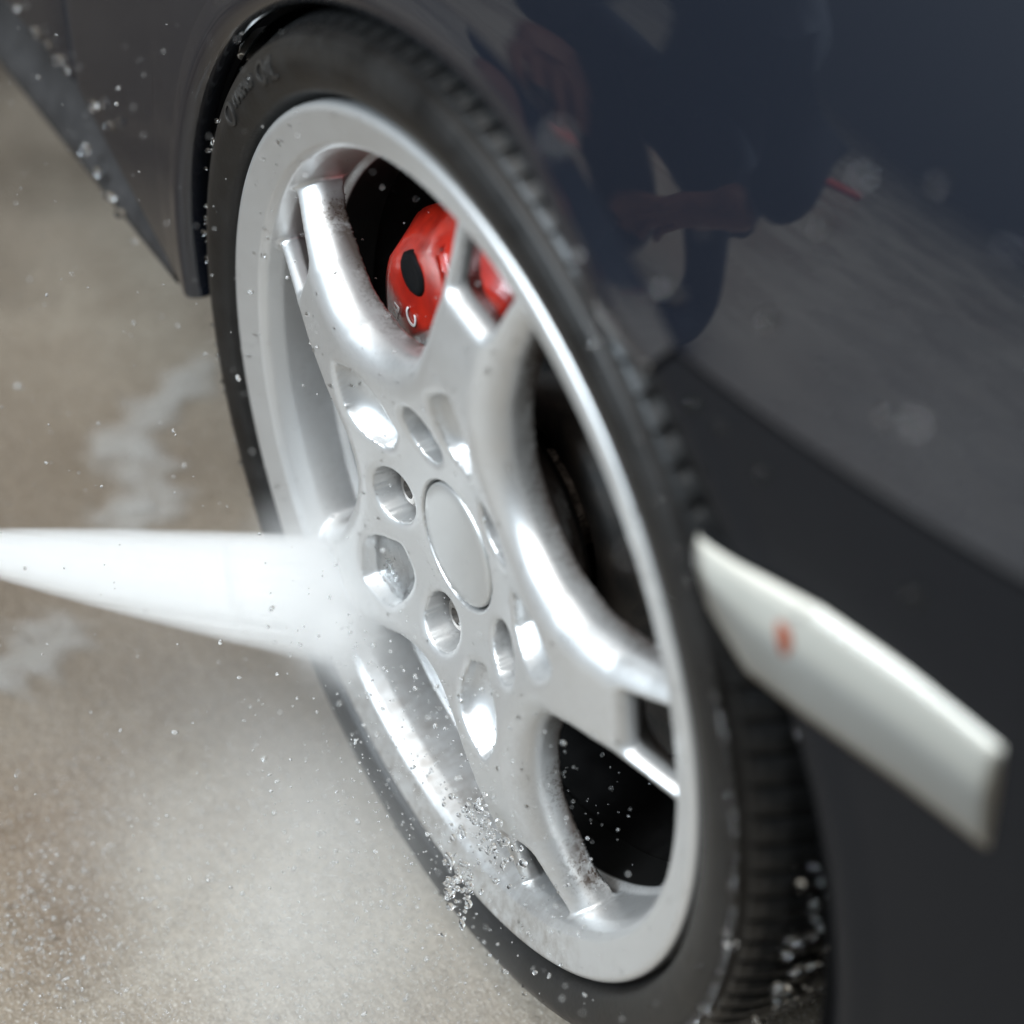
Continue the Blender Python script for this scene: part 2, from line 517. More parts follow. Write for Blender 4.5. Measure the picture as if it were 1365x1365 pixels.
inb = block_mesh('tread_block', in_cs, 0.05 * st, 0.92 * st, 0.55)
for k in range(2 * NB):
    o = link('tread_block', shb, TREAD, wheel, smooth=False); o.rotation_euler = (0, 0, k * st / 2)
for k in range(NB):
    o = link('tread_block', inb, TREAD, wheel, smooth=False); o.rotation_euler = (0, 0, (k + .4) * st)

# raised lettering on the sidewall
def text_mesh(txt, size, extrude, bevel=0.0):
    cu = bpy.data.curves.new('txt', 'FONT'); cu.body = txt; cu.size = size; cu.extrude = extrude
    cu.bevel_depth = bevel; cu.align_x = 'CENTER'; cu.align_y = 'CENTER'
    o = bpy.data.objects.new('txt', cu); COL.objects.link(o)
    dg = bpy.context.evaluated_depsgraph_get(); dg.update()
    me = bpy.data.meshes.new_from_object(o.evaluated_get(dg))
    bpy.data.objects.remove(o); bpy.data.curves.remove(cu)
    return me
def tyre_z(rr_):
    P = np.array(TP[:36]); return float(np.interp(rr_, P[:, 0], P[:, 1]))
def sidewall_text(txt, ang, rad, size, name='sidewall_lettering'):
    me = text_mesh(txt, size, 0.0006, 0.0002)
    bm = bmesh.new(); bm.from_mesh(me)
    bmesh.ops.subdivide_edges(bm, edges=[e for e in bm.edges if e.calc_length() > size * .25], cuts=2)
    for v in bm.verts:
        # letters read with their feet towards the hub; x runs clockwise seen from outside
        rr_ = rad + v.co.y / S
        a = ang - v.co.x / (rad * S)
        v.co = Vector((rr_ * S * math.cos(a), rr_ * S * math.sin(a), tyre_z(rr_) * S + 0.0003 + v.co.z))
    bmesh.ops.recalc_face_normals(bm, faces=bm.faces)
    bm.to_mesh(me); bm.free()
    return link(name, me, LETTER, wheel, smooth=False)
LETTER = mat_rubber('lettering_rubber', (0.016, 0.015, 0.014), 0.40).m
sidewall_text('MARAO', math.radians(47), 1.092, 0.0105)
sidewall_text('O', math.radians(54), 1.085, 0.018)
sidewall_text('OIL', math.radians(38), 1.088, 0.018)

# brake disc, hub, caliper
rust = NT('brake_iron'); co = rust.obj()
rust.l(rust.mix(rust.ramp(rust.noise(co, 60, 4), .4, .65), (0.02, 0.019, 0.018), (0.05, 0.042, 0.036)), rust.b.inputs['Base Color'])
rust.set(Metallic=0.3, Roughness=0.55)
brk = empty('brake', (0, 0, 0), car); brk.matrix_local = WM
dm = lathe('brake_disc', np.array([(.26, -.25), (.36, -.25), (.365, -.33), (.38, -.335), (.60, -.335), (.605, -.34), (.605, -.42), (.38, -.42)]) * S, 160)
link('brake_disc', dm, rust.m, brk)
sm = lathe('dust_shield', np.array([(.02, -.52), (.5, -.52), (.80, -.50), (.82, -.46), (.825, -.52)]) * S, 96)
link('dust_shield', sm, BLACK, brk)
kn = NT('grimy_knuckle'); co = kn.obj()
kn.l(kn.mix(kn.ramp(kn.noise(co, 160, 4), .4, .7), (0.10, 0.08, 0.065), (0.40, 0.33, 0.28)), kn.b.inputs['Base Color']); kn.set(Roughness=.8)
def lumpy_block(name, pts, z0, z1, seed, amp, mat, parent, cuts=3):
    bm = bmesh.new()
    lo = [bm.verts.new((x, y, z0)) for x, y in pts]; hi = [bm.verts.new((x * .94 + .06 * pts[0][0], y * .94 + .06 * pts[0][1], z1)) for x, y in pts]
    m = len(pts)
    for k in range(m): bm.faces.new((lo[k], lo[(k + 1) % m], hi[(k + 1) % m], hi[k]))
    bm.faces.new(lo[::-1]); bm.faces.new(hi)
    bmesh.ops.recalc_face_normals(bm, faces=bm.faces)
    bmesh.ops.bevel(bm, geom=bm.edges[:], offset=.003, segments=2, affect='EDGES')
    bmesh.ops.triangulate(bm, faces=bm.faces)
    bmesh.ops.subdivide_edges(bm, edges=bm.edges[:], cuts=cuts)
    rr_ = random.Random(seed)
    for v in bm.verts: v.co += Vector((rr_.gauss(0, amp), rr_.gauss(0, amp), rr_.gauss(0, amp)))
    me = bpy.data.meshes.new(name); bm.to_mesh(me); bm.free()
    return link(name, me, mat, parent)
def pol(rr_, deg): a = math.radians(deg); return (rr_ * S * math.cos(a), rr_ * S * math.sin(a))

RED = NT('red_caliper_paint'); co = RED.obj()
RED.l(RED.mix(RED.ramp(RED.noise(co, 90, 4), .35, .75), (0.42, 0.017, 0.006), (0.22, 0.008, 0.005)), RED.b.inputs['Base Color'])
RED.set(Roughness=0.32, Coat_Weight=0.7, Coat_Roughness=0.12)
def caliper_mesh():
    bm = bmesh.new()
    n = 28; rings = []
    for i in range(n + 1):
        f = i / n
        a = math.radians(2 + 74 * f)
        e = abs(2 * f - 1)
        ro = 0.735 - 0.085 * e ** 3 - 0.02 * math.sin(f * math.pi * 3) ** 2
        ri = 0.425 + 0.05 * e ** 2
        zt = -0.165 - 0.035 * e ** 4
        rm = ro - 0.075
        cs = [(ri, -.36), (ri, zt - .05), (ri + .03, zt - .005), (ri + .05, zt), (rm - .03, zt), (rm, zt - .008), (ro - .02, zt - .085), (ro, zt - .11), (ro, -.36)]
        rings.append([bm.verts.new((rr_ * S * math.cos(a), rr_ * S * math.sin(a), z * S)) for rr_, z in cs])
    m = len(rings[0])
    for A_, B_ in zip(rings, rings[1:]):
        for k in range(m - 1): bm.faces.new((A_[k], A_[k + 1], B_[k + 1], B_[k]))
    bm.faces.new(rings[0]); bm.faces.new(rings[-1][::-1])
    bmesh.ops.recalc_face_normals(bm, faces=bm.faces)
    bmesh.ops.bevel(bm, geom=[e for e in bm.edges if len(e.link_faces) == 2 and e.calc_face_angle() > 0.5], offset=.0015, segments=2, affect='EDGES')
    me = bpy.data.meshes.new('brake_caliper'); bm.to_mesh(me); bm.free()
    return me
cal = link('brake_caliper', caliper_mesh(), RED.m, brk)
cal['label'] = 'glossy red brake caliper behind the spokes'
px_, py_ = pol(.59, 41)
plug = lathe('caliper_bore_plug', np.array([(.0005, .001), (.026, .001), (.030, .002), (.044, .003), (.052, -.004), (.054, -.06)]) * S, 32)
o = link('caliper_bore_plug', plug, BLACK, brk); o.location = (px_, py_, -.160 * S)
for dg_ in (24,):
    pts = [pol(.46 + .03 * i, dg_ + (1.6 if i % 2 else 0)) for i in range(8)]
    lumpy_block('caliper_rib', [pol(.47, dg_ - 1.5), pol(.655, dg_ - 1.2), pol(.655, dg_ + 1.2), pol(.47, dg_ + 1.5)], -.20 * S, -.150 * S, dg_, .0002, RED.m, brk, 1)
# cross-over pipe and white lettering
def tube(name, pts, rad, mat, parent, n=10):
    P = [Vector(p) for p in pts]; v = []; f = []
    up = Vector((0, 0, 1))
    for i, p in enumerate(P):
        tdir = (P[min(i + 1, len(P) - 1)] - P[max(i - 1, 0)]).normalized()
        a = tdir.cross(up if abs(tdir.dot(up)) < .9 else Vector((1, 0, 0))).normalized(); b = tdir.cross(a)
        rd = rad[i] if isinstance(rad, (list, tuple)) else rad
        for k in range(n):
            t_ = 2 * math.pi * k / n; v.append(p + a * math.cos(t_) * rd + b * math.sin(t_) * rd)
    for i in range(len(P) - 1):
        for k in range(n): f.append((i * n + k, i * n + (k + 1) % n, (i + 1) * n + (k + 1) % n, (i + 1) * n + k))
    f.append(tuple(range(n))[::-1]); f.append(tuple((len(P) - 1) * n + k for k in range(n)))
    return link(name, pymesh(name, v, f), mat, parent)
WHITE = plain('white_print', (0.75, 0.73, 0.72), 0.4)
def caliper_text(txt, rr_, deg, size, rot):
    me = text_mesh(txt, size, 0.00025)
    o = link('caliper_lettering', me, WHITE, brk, smooth=False)
    x, y = pol(rr_, deg); o.location = (x, y, -.1625 * S); o.rotation_euler = (0, 0, rot)
caliper_text('E', .552, 57.5, .0125, math.radians(61 + 20))
caliper_text('C', .507, 51, .0150, math.radians(54 - 60))
lumpy_block('hub_carrier', [pol(.13, 40), pol(.19, -10), pol(.19, -50), pol(.12, -110), pol(.1, 160)], -.36 * S, -.262 * S, 3, .0009, kn.m, brk)

# ------------------------------------------------------------------ body side
AC = np.array([-0.009, ZC - 0.026]); RA = 0.3215       # arch centre (x, z) and radius

def body_y(x, z):
    z = z - ZC
    y = 0.0
    if z > 0.20: y -= 0.9 * (z - 0.20) ** 2 if z < 0.50 else 0.9 * 0.09 + 0.54 * (z - .50)
    if x < -0.16: y -= 0.60 * (x + 0.16) ** 2
    if z < 0.05: y -= 0.35 * (z - 0.05) ** 2
    return y

LIPR = [(-0.0150, -0.0150), (-0.0165, -0.0120), (-0.0165, -0.0080), (-0.0145, -0.0030), (-0.0100, 0.0005), (-0.0040, 0.0028), (0.003, 0.0030), (0.013, 0.0008)]   # (radial offset from the arch, y)
def arch_patch(name, angs, outer, rows, mat):
    """Body skin between the wheel arch and an outer boundary, with a rolled arch lip."""
    v = []; f = []
    m = len(LIPR) + rows
    for i, a in enumerate(angs):
        ca, sa = math.cos(a), math.sin(a)
        ad = math.degrees(a)
        k2 = min(1, max(0, (ad - 96) / 26)); k2 = k2 * k2 * (3 - 2 * k2) * min(1, max(0, (124 - ad) / 9))
        kl = 0.45 + 0.55 * min(1, max(0, (ad - 20) / 60)) + 1.15 * k2
        for dr, dy in LIPR:
            dy = dy + .006 * k2 * min(1, max(0, (.013 - dr) / .013)); dr = dr * kl if dr < 0 else dr
            x = AC[0] + (RA + dr) * ca; z = AC[1] + (RA + dr) * sa
            v.append((x, body_y(x, z) + dy, z))
        r1 = RA + 0.013
        p0 = np.array([AC[0] + r1 * ca, AC[1] + r1 * sa]); p1 = np.array(outer[i])
        for j in range(1, rows + 1):
            t = (j / rows) ** 1.5
            p = p0 * (1 - t) + p1 * t
            v.append((p[0], body_y(p[0], p[1]) + 0.0008 * max(0, 1 - 8 * t), p[1]))
    n = len(angs)
    for i in range(n - 1):
        for j in range(m - 1):
            f.append((i * m + j, i * m + j + 1, (i + 1) * m + j + 1, (i + 1) * m + j))
    me = pymesh(name, v, f)
    return me

def resample(poly, n):
    P = np.array(poly, float); L = np.r_[0, np.cumsum(np.linalg.norm(np.diff(P, axis=0), axis=1))]
    s = np.linspace(0, L[-1], n)
    return np.stack([np.interp(s, L, P[:, 0]), np.interp(s, L, P[:, 1])], 1)

def ap(deg, dr=0.0): a = math.radians(deg); return (AC[0] + (RA + dr) * math.cos(a), AC[1] + (RA + dr) * math.sin(a))
SEAM = 122.0
DOORX = 0.463
n = 180
angs = np.radians(np.linspace(SEAM, -2, n))
outer = resample([(-1.15, ZC + 0.305), (-1.15, ZC + .72), (.1, ZC + .72), (DOORX, ZC + .72), (DOORX, ZC + .3), (DOORX, ZC + .028)], n)
fen = link('front_fender', arch_patch('front_fender', angs, outer, 70, PAINT), PAINT, car)
fen['label'] = 'glossy dark blue fender mirroring the floor and a crouching worker'
n = 90
angs = np.radians(np.linspace(SEAM + 0.55, 214, n))
outer = resample([(-1.15, ZC + 0.3010), (-1.15, ZC - .12), (-1.15, ZC - .2), (-.6, ZC - .2), ap(214, .02)], n)
bmp = link('bumper', arch_patch('bumper', angs, outer, 50, BUMPER.m), BUMPER.m, car)
# the door behind the fender, with its own edge turned in
dx = [DOORX + .005, DOORX + .0055, DOORX + .007] + list(np.linspace(DOORX + .012, 1.4, 24)); dz = np.linspace(ZC + .029, ZC + .72, 40)
dv_ = []; df_ = []
for i, x in enumerate(dx):
    for z in dz: dv_.append((x, body_y(x, z) - (.02, .004, .001)[i] if i < 3 else body_y(x, z), z))
for i in range(len(dx) - 1):
    for j in range(39): df_.append((i * 40 + j, i * 40 + j + 1, (i + 1) * 40 + j + 1, (i + 1) * 40 + j))
link('door', pymesh('door', dv_, df_), PAINT, car)
# black backing added behind the panel gaps so they show dark
def backing(name, pts):
    v = []
    for x, z in pts: v += [(x, body_y(x, z) - .016, z - .022), (x, body_y(x, z) - .016, z + .022)]
    f = [(2 * i, 2 * i + 1, 2 * i + 3, 2 * i + 2) for i in range(len(pts) - 1)]
    link(name, pymesh(name, v, f), BLACK, car)
s0 = ap(SEAM)
backing('seam_backing', [(s0[0] + (-1.15 - s0[0]) * t, s0[1] + (ZC + .303 - s0[1]) * t) for t in np.linspace(0, 1, 24)])
link('door_pillar', pymesh('door_pillar', [(DOORX + sx, body_y(0, z) - .03, z) for z in np.linspace(ZC, ZC + .72, 20) for sx in (-.03, .03)],
     [(2 * i, 2 * i + 1, 2 * i + 3, 2 * i + 2) for i in range(19)]), BLACK, car)

# wheel-well liner
lin = []
def liner():
    v = []; f = []
    an = np.radians(np.linspace(-35, 215, 64))
    ys = [-.013, -.06, -.16, -.30, -.42]
    for a in an:
        for k, y in enumerate(ys):
            rr_ = RA + (-.0150 if k == 0 else .012 + .012 * math.sin(a * 9) * (k > 1))
            v.append((AC[0] + rr_ * math.cos(a), y, AC[1] + rr_ * math.sin(a)))
        v.append((AC[0] + .02 * math.cos(a), -.43, AC[1] + .02 * math.sin(a)))
    m = len(ys) + 1
    for i in range(len(an) - 1):
        for k in range(m - 1): f.append((i * m + k, i * m + k + 1, (i + 1) * m + k + 1, (i + 1) * m + k))
    return pymesh('wheel_arch_liner', v, f)
link('wheel_arch_liner', liner(), BLACK, car)

# sill behind the wheel
def extrude_x(name, prof, x0, x1, n, mat, parent):
    v = []; f = []
    for x in np.linspace(x0, x1, n):
        for (y, z) in prof: v.append((x, y, z))
    m = len(prof)
    for i in range(n - 1):
        for k in range(m - 1): f.append((i * m + k, i * m + k + 1, (i + 1) * m + k + 1, (i + 1) * m + k))
    return link(name, pymesh(name, v, f), mat, parent)
sp = smooth_profile([(-.040, ZC + .05), (-.034, ZC + .024), (-.026, ZC + .004), (-.014, ZC - .020), (-.005, ZC - .030), (-.002, ZC - .038), (-.010, ZC - .046), (-.06, ZC - .050), (-.30, ZC - .055)], 40)
sill = extrude_x('sill', sp, .335, 1.4, 30, PLASTIC, car)
link('underbody', pymesh('underbody', [(-1.1, -.28, ZC - .07), (1.4, -.28, ZC - .07), (1.4, -1.6, ZC - .07), (-1.1, -1.6, ZC - .07)], [(0, 1, 2, 3)]), BLACK, car)

# side marker lamp in the bumper
def on_body(px, py, lift=0.0):
    d = ray(px, py); s = 0.3
    for _ in range(30):
        P = CAM + d * s
        s += (body_y(P[0], P[2]) + lift - P[1]) / d[1] * 0.9
    P = CAM + d * s
    return P
LTOP = resample([(936, 700), (985, 736), (1100, 806), (1220, 897), (1345, 1000)], 40)
LBOT = resample([(956, 790), (1012, 892), (1110, 968), (1220, 1052), (1326, 1140)], 40)
def lamp_shell(name, grow, edge, mid, mat, parent, t0=0.0, t1=1.0):
    """Lens-shaped strip between the lamp's upper and lower outline, standing proud of the bumper."""
    A_ = np.array([on_body(*p) for p in LTOP])[:, [0, 2]]; B_ = np.array([on_body(*p) for p in LBOT])[:, [0, 2]]
    v = []; f = []; m = 17
    for i in range(40):
        c = (A_[i] + B_[i]) / 2; u_ = 2 * i / 39 - 1
        en = max(0.0, 1 - abs(u_) ** 24)
        for j in range(m):
            t = t0 + (t1 - t0) * j / (m - 1)
            q_ = A_[i] * (1 - t) + B_[i] * t
            q_ = q_ + (q_ - c) / (np.linalg.norm(A_[i] - c) + 1e-9) * grow
            ridge = (t / .42 if t < .42 else (1 - t) / .58)
            h = edge + (mid - edge) * min(1, ridge * 1.15) ** .75 * en
            if t in (0.0, 1.0) or i in (0, 39): h = -0.004
            ra_ = math.hypot(q_[0] - AC[0], q_[1] - AC[1])
            h += .0046 * min(1, max(0, (.400 - ra_) / .075))          # rides over the rolled arch lip
            v.append((q_[0], body_y(q_[0], q_[1]) + h, q_[1]))
    for i in range(39):
        for j in range(m - 1): f.append((i * m + j, i * m + j + 1, (i + 1) * m + j + 1, (i + 1) * m + j))
    return link(name, pymesh(name, v, f), mat, parent)
lamp = empty('side_marker_lamp', (0, 0, 0), car)
lamp['label'] = 'pale clear side marker lamp with an orange bulb'
REFL = NT('lamp_reflector'); co = REFL.obj()
REFL.set(Base_Color=(0.60, 0.57, 0.50), Metallic=0.10, Roughness=0.40)
lamp_shell('gasket', .0016, .0006, .0010, BLACK, lamp)
lamp_shell('reflector', 0.0, 0.0014, 0.0040, REFL.m, lamp, 0.0, 0.44)
lamp_shell('lower_reflector', 0.0, 0.0014, 0.0040, plain('shaded_lamp_reflector', (0.54, 0.53, 0.49), 0.35, 0.1), lamp, 0.44, 1.0)  # lower half of the reflector; its facet shading is put into the greyer colour
LENS = NT('clear_lens')
lt = LENS.n('ShaderNodeBsdfTransparent'); lg = LENS.n('ShaderNodeBsdfGlossy', Roughness=0.05); lf = LENS.n('ShaderNodeFresnel', IOR=1.45); lm_ = LENS.n('ShaderNodeMixShader')
LENS.l(lf.outputs[0], lm_.inputs[0]); LENS.l(lt.outputs[0], lm_.inputs[1]); LENS.l(lg.outputs[0], lm_.inputs[2]); LENS.l(lm_.outputs[0], LENS.o.inputs['Surface'])
lens = lamp_shell('lens', 0.0004, 0.0024, 0.0056, LENS.m, lamp)
bp = on_body(1042, 850, .0074)
me = lathe('bulb', [(0.00001, -.007), (.004, -.006), (.0058, 0), (.004, .006), (0.00001, .007)], 20)
o = link('bulb', me, plain('orange_bulb', (0.45, 0.10, 0.04), 0.4), lamp); o.location = bp; o.scale = (1.1, .2, 1.1)

# ------------------------------------------------------------------ water
def volume_mat(name, build):
    t = NT(name); t.t.nodes.remove(t.b)
    pv = t.n('ShaderNodeVolumePrincipled')
    pv.inputs['Color'].default_value = (1.0, 0.995, 0.985, 1)
    pv.inputs['Anisotropy'].default_value = 0.0
    t.l(build(t), pv.inputs['Density'])
    t.l(pv.outputs[0], t.o.inputs['Volume'])
    return t.m

def frame_matrix(origin, xdir, near):
    """local x along xdir, local z towards 'near'."""
    x = Vector(xdir).normalized(); z = Vector(near); z = (z - x * z.dot(x)).normalized(); y = z.cross(x)
    return Matrix(((x.x, y.x, z.x, origin[0]), (x.y, y.y, z.y, origin[1]), (x.z, y.z, z.z, origin[2]), (0, 0, 0, 1)))

NOZ = CAM + ray(-110, 722) * 1.30
HIT = CAM + ray(475, 805) * 1.335
JL = float(np.linalg.norm(HIT - NOZ))
def jet_half(s): return 0.004 + 0.037 * s ** 0.7
def jet_mesh():
    v = []; f = []; n = 32; m = 20
    for i in range(m + 1):
        s = i / m
        for k in range(n):
            a = 2 * math.pi * k / n
            v.append((s * JL, 1.12 * jet_half(s) * math.cos(a), (0.006 + .016 * s) * 1.12 * math.sin(a)))
    for i in range(m):
        for k in range(n): f.append((i * n + k, i * n + (k + 1) % n, (i + 1) * n + (k + 1) % n, (i + 1) * n + k))
    f.append(tuple(range(n))[::-1]); f.append(tuple(m * n + k for k in range(n)))
    return pymesh('water_jet', v, f)
def jet_density(t):
    co = t.obj(); sep = t.n('ShaderNodeSeparateXYZ'); t.l(co, sep.inputs[0])
    s = t.math('DIVIDE', sep.outputs[0], JL, True)
    hw = t.math('ADD', t.math('MULTIPLY', t.math('POWER', s, 0.7), 0.037), 0.004)
    hz = t.math('ADD', t.math('MULTIPLY', s, 0.016), 0.006)
    u = t.math('DIVIDE', sep.outputs[1], hw); w = t.math('DIVIDE', sep.outputs[2], hz)
    rad = t.math('SQRT', t.math('ADD', t.math('MULTIPLY', u, u), t.math('MULTIPLY', w, w)))
    core = t.ramp(rad, 0.12, 1.10, (1, 1, 1, 1), (0, 0, 0, 1))
    mp = t.n('ShaderNodeMapping'); mp.inputs['Scale'].default_value = (2.5, 420, 420); t.l(co, mp.inputs[0])
    nz = t.noise(mp.outputs[0], 1.0, 3, 0.6)
    st_ = t.ramp(nz, 0.34, 0.60, (.35, .35, .35, 1), (1, 1, 1, 1))
    fade = t.ramp(s, 0.74, 0.98, (1, 1, 1, 1), (0.12, .12, .12, 1))
    return t.math('MULTIPLY', t.math('MULTIPLY', t.math('MULTIPLY', core, st_), fade), 1400.0)
JETM = volume_mat('jet_spray', jet_density)
jet = link('water_jet', jet_mesh(), JETM)
jet.matrix_world = frame_matrix(NOZ, HIT - NOZ, CAM - NOZ)
tag(jet, 'white fan of high pressure water striking the alloy rim', 'water jet')

def ellipsoid(name, rx, ry, rz):
    bm = bmesh.new(); bmesh.ops.create_icosphere(bm, subdivisions=3, radius=1)
    for v in bm.verts: v.co = Vector((v.co.x * rx, v.co.y * ry, v.co.z * rz))
    me = bpy.data.meshes.new(name); bm.to_mesh(me); bm.free(); return me
def puff_density(rx, ry, rz, k, nscale, lo, hi):
    def b(t):
        co = t.obj(); mp = t.n('ShaderNodeMapping'); mp.inputs['Scale'].default_value = (1 / rx, 1 / ry, 1 / rz); t.l(co, mp.inputs[0])
        ln = t.n('ShaderNodeVectorMath', operation='LENGTH'); t.l(mp.outputs[0], ln.inputs[0])
        fall = t.ramp(ln.outputs[1], 0.15, 0.98, (1, 1, 1, 1), (0, 0, 0, 1))
        fall = t.math('MULTIPLY', fall, fall)
        nz = t.ramp(t.noise(co, nscale, 4, 0.6), lo, hi)
        return t.math('MULTIPLY', t.math('MULTIPLY', fall, nz), k)
    return b
def puff(name, loc, rx, ry, rz, k, nscale, lo, hi, label):
    o = link(name, ellipsoid(name, rx, ry, rz), volume_mat(name, puff_density(rx, ry, rz, k, nscale, lo, hi)))
    o.location = loc
    tag(o, label, 'mist', kind='stuff')
    return o
IMP = CAM + ray(445, 800) * 1.29
o = puff('splash_mist', IMP, .10, .055, .06, 60, 30, .25, .7, 'white mist bursting from where the jet hits the rim')
GP = CAM + ray(440, 1180) * 1.40
puff('ground_mist', (GP[0], GP[1] + .03, .045), .36, .20, .10, 10, 6, .28, .75, 'pale spray drifting low over the wet floor in front of the tyre')

# droplets
def drops_mesh(name, centres, radii, stretch=None):
    bm = bmesh.new(); bmesh.ops.create_icosphere(bm, subdivisions=2, radius=1)
    base = np.array([v.co[:] for v in bm.verts]); fc = np.array([[v.index for v in f.verts] for f in bm.faces]); bm.free()
    C = np.asarray(centres); R_ = np.asarray(radii)
    n = len(C); B = np.repeat(base[None], n, 0)
    if stretch is not None:
        dv, am = stretch
        dot = (B * dv[:, None]).sum(2)
        B = B + dot[..., None] * dv[:, None] * (am[:, None, None] - 1)
    V = (C[:, None] + B * R_[:, None, None]).reshape(-1, 3)
    Fc = (fc[None] + (np.arange(n) * len(base))[:, None, None]).reshape(-1, 3)
    return fastmesh(name, V, Fc)
cs = []; rs = []
for _ in range(900):      # spray flying about the wheel
    px, py = rng.uniform(0, 1365), rng.uniform(0, 1365)
    if px > 950 and rng.uniform() < .6: continue
    cs.append(CAM + ray(px, py) * rng.uniform(1.02, 1.22)); rs.append(rng.choice([.0003, .0005, .0008, .0012], p=[.55, .3, .12, .03]))
for _ in range(1100):     # denser around the jet's impact and the lower tyre
    px, py = rng.normal(560, 130), rng.normal(1080, 150)
    cs.append(CAM + ray(px, py) * rng.uniform(1.10, 1.24)); rs.append(rng.choice([.0003, .0005, .0008, .0012], p=[.5, .33, .14, .03]))
cs = np.array(cs); rs = np.array(rs)
dv = rng.normal(size=(len(cs), 3)); dv /= np.linalg.norm(dv, axis=1)[:, None]
spl = []; srd = []
for _ in range(12000):     # rebounding spray over the floor in front of the tyre
    px, py = rng.normal(380, 190), rng.normal(1200, 150)
    if py > 1400 or px < -20: continue
    d_ = ray(px, py); sg = (rng.uniform(0.004, 0.05) - CAM[2]) / d_[2]
    P_ = CAM + d_ * sg
    if math.hypot(P_[0], P_[2] - ZC) < 0.30 and P_[1] < .02: continue
    spl.append(P_); srd.append(rng.choice([.00018, .0003, .00045, .0007], p=[.45, .35, .16, .04]))
for _ in range(420):     # sparkling drops kicked up at the near corner
    px, py = rng.normal(60, 70), rng.normal(1230, 80)
    d_ = ray(px, py); sg = (rng.uniform(0.004, 0.03) - CAM[2]) / d_[2]
    spl.append(CAM + d_ * sg); srd.append(rng.choice([.0004, .0007, .0011], p=[.5, .35, .15]))
spl = np.array(spl); sdv = rng.normal(size=spl.shape); sdv /= np.linalg.norm(sdv, axis=1)[:, None]
spo = link('splash_droplets', drops_mesh('splash_droplets', spl, np.array(srd), (sdv, rng.uniform(1, 2.6, len(spl)))), SPRAY)
tag(spo, 'countless tiny splash drops bouncing off the wet floor', 'water drops', kind='stuff')
fly = link('flying_droplets', drops_mesh('flying_droplets', cs, rs, (dv, rng.uniform(1, 1.8, len(cs)))), SPRAY)
tag(fly, 'fine clear water drops flying around the wheel', 'water drops', kind='stuff')

# thin foam lying on the floor
def mat_film():
    t = NT('thin_foam'); co = t.obj()
    t.set(Base_Color=(0.60, 0.59, 0.56), Roughness=0.5)
    at = t.n('ShaderNodeAttribute'); at.attribute_name = 'cover'
    n_ = t.ramp(t.math('ADD', t.math('MULTIPLY', t.noise(co, 38, 5, .65), 0.8), t.math('MULTIPLY', at.outputs['Fac'], 0.55)), 0.50, 1.15)
    t.l(t.math('MULTIPLY', n_, t.math('MULTIPLY', at.outputs['Fac'], 0.42, True)), t.b.inputs['Alpha'])
    t.bump(t.noise(co, 260, 3), 0.5, 0.002)
    return t.m
FOAM = mat_film()
def foam_patch(path, width, name, label):
    G_ = [np.array(CAM + ray(*p) * (-CAM[2] / ray(*p)[2]))[:2] for p in path]
    P = resample(G_, 40); T_ = np.gradient(P, axis=0); T_ /= np.linalg.norm(T_, axis=1)[:, None]; N_ = np.c_[-T_[:, 1], T_[:, 0]]
    v = []; f = []; cov = []; m = 13
    for i in range(40):
        for j in range(m):
            u_ = 2 * j / (m - 1) - 1; e_ = min(1, i / 7, (39 - i) / 7)
            q_ = P[i] + N_[i] * u_ * width * (.75 + .25 * math.sin(i * .7))
            v.append((q_[0], q_[1], .004 + .002 * (1 - u_ * u_))); cov.append(max(0, (1 - abs(u_)) * 1.4) * e_)
    for i in range(39):
        for j in range(m - 1): f.append((i * m + j, (i + 1) * m + j, (i + 1) * m + j + 1, i * m + j + 1))
    me = pymesh(name, v, f); a_ = me.attributes.new('cover', 'FLOAT', 'POINT'); a_.data.foreach_set('value', np.clip(cov, 0, 1).astype(np.float32))
    tag(link(name, me, FOAM), label, 'foam', kind='stuff')
foam_patch([(300, 470), (230, 535), (165, 590), (105, 640)], .045, 'foam_streak', 'thin white foam streak on the floor beside the tyre')
foam_patch([(200, 575), (192, 640), (215, 690), (90, 705)], .05, 'foam_streak', 'short white foam streak just above the water jet')
foam_patch([(100, 815), (60, 870), (-40, 930)], .055, 'foam_patch', 'thick white foam patch on the floor below the water jet')

# beads of water hanging on edges and sitting on the panels
bc = []; br = []
for _ in range(16):       # drops in the air close to the lens: out of focus discs
    px, py = rng.uniform(640, 1365), rng.uniform(60, 1100)
    bc.append(CAM + ray(px, py) * rng.uniform(.66, .86)); br.append(rng.uniform(.0009, .0018))
bc.append(CAM + ray(740, 187) * .63); br.append(.0026)
for px, py in ((20, 10), (46, 43), (61, 60), (76, 80), (88, 93), (124, 141), (144, 168), (113, 201), (128, 230), (145, 262), (160, 285), (180, 320)):
    bc.append(on_body(px, py, .004)); br.append(rng.uniform(.0022, .0034))
for px, py in ((882, 515), (925, 540), (960, 570), (938, 628), (1014, 628), (1218, 793), (1175, 552), (1025, 425), (1248, 245), (900, 395), (1090, 300)):
    bc.append(on_body(px, py, .0015)); br.append(rng.uniform(.0018, .0030))
for k in range(120):
    a = math.radians(rng.uniform(60, 330)); rr_ = rng.choice([1.138, 1.15, 1.10, 1.06], p=[.5, .2, .15, .15])
    z_ = 0.012 if rr_ > 1.12 else tyre_z(rr_)
    p = WM @ Vector((rr_ * S * math.cos(a), rr_ * S * math.sin(a), z_ * S)); bc.append(np.array(p)); br.append(rng.uniform(.0005, .0013))
for k in range(34):       # row of beads along the shoulder on the near side
    a = math.radians(-62 - k * 1.75); p = WM @ Vector((1.139 * S * math.cos(a), 1.139 * S * math.sin(a), .010 * S)); bc.append(np.array(p)); br.append(rng.uniform(.0014, .0027))
